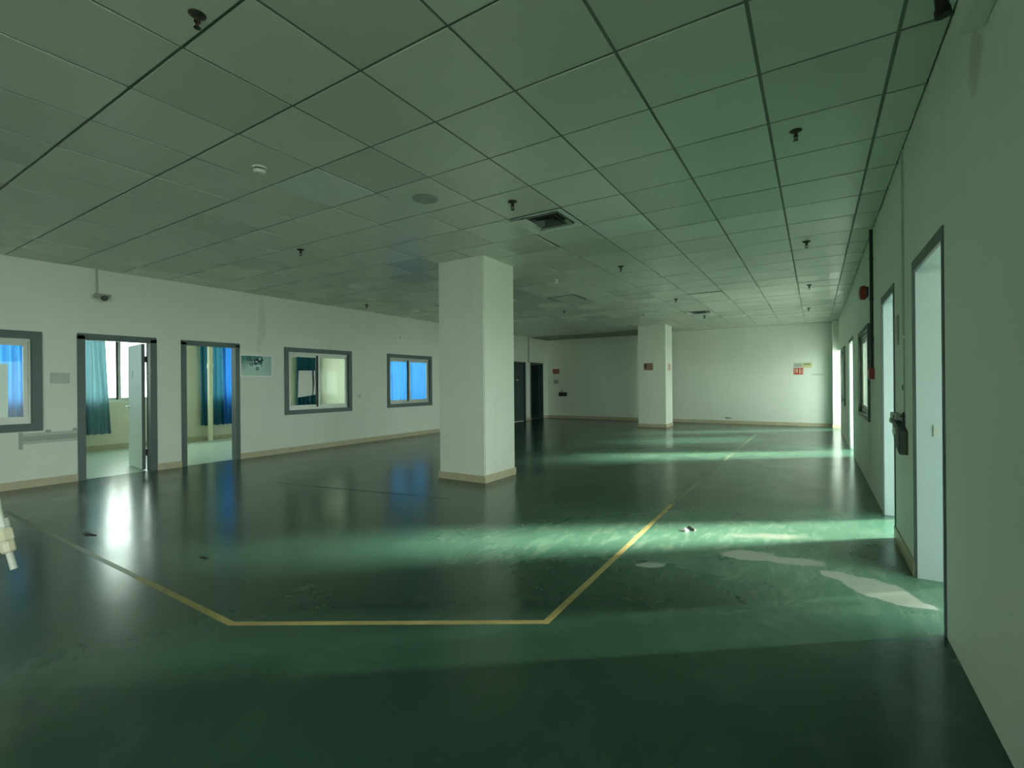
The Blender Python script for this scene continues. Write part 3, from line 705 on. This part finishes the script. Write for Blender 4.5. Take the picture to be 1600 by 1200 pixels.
for i, (x, y, lab) in enumerate([(-3.6, 2.12, 'white smoke detector at left, nearest the viewer'), (-3.58, 7.04, 'white smoke detector just right of the big column top'), (-3.53, 11.75, 'white smoke detector in front of the far column top')]):
    o = sd0 if i == 0 else copy_tree(sd0)
    o.location = (x, y, H-.001); o['label'] = lab
t = thing('ceiling_speaker', 'flat round grey speaker grille in a ceiling board', 'speaker', (-2.97, 3.29, H))
obj('rim', lathe([(.118, 0), (.118, -.004), (.108, -.008)], (-2.97, 3.29, H), 'Z', 32), 'grey_plastic', t, True)
obj('grille', lathe([(.106, -.004), (.10, -.010), (.04, -.013)], (-2.97, 3.29, H), 'Z', 32), 'grey_plastic', t, True)
def frame_sq(bm, c, a0, z0, a1, z1):
    q = [(-1, -1), (1, -1), (1, 1), (-1, 1)]
    r = [[bm.verts.new((c[0]+a*s, c[1]+a*u, z)) for s, u in q] for a, z in ((a0, z0), (a1, z1), (a1, z1+.004), (a0, z0+.004))]
    for k in range(4):
        for i in range(4): bm.faces.new((r[k][i], r[k][(i+1) % 4], r[(k+1) % 4][(i+1) % 4], r[(k+1) % 4][i]))
    return bm
def make_diffuser(c, label):
    t = thing('air_diffuser', label, 'air diffuser', (*c, H), 'air diffusers in the ceiling')
    obj('frame', frame_sq(bmesh.new(), c, .288, H-.004, .215, H+.012), 'ceiling_board_new', t)
    for k, a in enumerate((.205, .15, .095)): obj('louvre', frame_sq(bmesh.new(), c, a, H-.002, a-.045, H+.045), 'dark_grey' if k else 'grey_plastic', t)
    obj('duct', B((c[0]-.29, c[0]+.29, c[1]-.29, c[1]+.29, H+.085, H+.09)), 'black', t)
    return t
t = make_diffuser((-2.348, 4.468), 'square air diffuser with a dark throat right of the big column')
fp = obj('loose_flap', B((-2.62, -2.45, 4.19, 4.42, H-.03, H-.024)), 'white_plastic', t)
make_diffuser((-2.348, 12.268), 'far square air diffuser in front of the far wall')
# patch of dark gap round a lifted board
t = thing('access_panel', 'ceiling access panel with dark open joints past the column', 'access panel', (-4.148, 8.668, H))
for b in ((-4.44, -3.85, 8.37, 8.395, H-.004, H+.002), (-4.44, -4.41, 8.395, 8.96, H-.004, H+.002), (-3.885, -3.85, 8.395, 8.96, H-.004, H+.002)):
    obj('dark_edge', B(b), 'black', t)
obj('panel', B((-4.40, -3.89, 8.40, 8.95, H-.003, H+.001)), 'ceiling_board', t)

# ------------------------------------------------------------------ white pipe end at the left edge, hanging from above
def at(px, py, depth):
    return Vector((0, 0, CAMZ))+(rt*(px-800)/F+up*(600-py)/F+fwd)*depth
D = 2.6
P = [at(22, 889, D), at(14, 862, D), at(6, 828, D), at(-2, 797, D), at(-14, 740, D)]
t = thing('air_drop', 'white plastic pipe end with cream couplings at the left edge', 'pipe', tuple(P[0]))
def seg(a, b): return P[0].lerp(P[-1], a), P[0].lerp(P[-1], b)
def at_line(y): 
    for q in range(4):
        ya, yb = (889, 862, 828, 797, 740)[q:q+2]
        if yb <= y <= ya: return P[q].lerp(P[q+1], (ya-y)/(ya-yb))
obj('nozzle', tube([at_line(889), at_line(860)], .0155, 12), 'white_plastic', t, True)
obj('coupling', tube([at_line(863), at_line(860), at_line(849), at_line(846)], [.026, .032, .032, .027], 8), 'cream_plastic', t)
obj('coupling', tube([at_line(846), at_line(843), at_line(829), at_line(826)], [.03, .037, .037, .03], 6), 'cream_plastic', t)
obj('coupling', tube([at_line(826), at_line(823), at_line(811)], [.026, .03, .03], 8), 'white_plastic', t)
top = P[-1]+Vector((-.35, -.25, 0)); top.z = H
mid = P[-1].lerp(top, .4)+Vector((-.05, -.03, 0))
obj('hose', tube([at_line(811), at_line(797), P[-1], mid, top], .014, 10), 'white_plastic', t, True)

# scraps on the floor
def scrap(cx, cy, pts, h, mat, label):
    bm = bmesh.new(); c = bm.verts.new((cx, cy, h)); ring_ = [bm.verts.new((cx+a, cy+b, .001+.5*h*(i % 2))) for i, (a, b) in enumerate(pts)]
    base = [bm.verts.new((cx+a, cy+b, 0)) for a, b in pts]
    for i in range(len(pts)):
        j = (i+1) % len(pts); bm.faces.new((c, ring_[i], ring_[j])); bm.faces.new((ring_[i], base[i], base[j], ring_[j]))
    bm.faces.new(base[::-1])
    return solo('floor_scrap', bm, mat, label, 'scrap', 'scraps on the floor', origin=(cx, cy, 0))
scrap(-.98, 4.38, [(-.05, -.03), (.02, -.05), (.05, .0), (.02, .04), (-.03, .03)], .02, 'pale_grey', 'pale paint flake curling up on the lit floor')
scrap(-.95, 4.42, [(-.03, -.01), (.05, -.03), (.06, .02), (-.01, .03)], .035, 'dark_grey', 'dark chip lying against the pale paint flake')
scrap(-5.42, 1.62, [(-.10, -.02), (.0, -.03), (.10, .0), (.11, .02), (-.02, .02), (-.09, .01)], .012, 'black', 'black scrap on the floor near the left edge')
scrap(-3.92, 1.85, [(-.04, -.02), (.05, -.01), (.05, .015), (-.03, .01)], .01, 'black', 'tiny black scrap near the painted line at left')
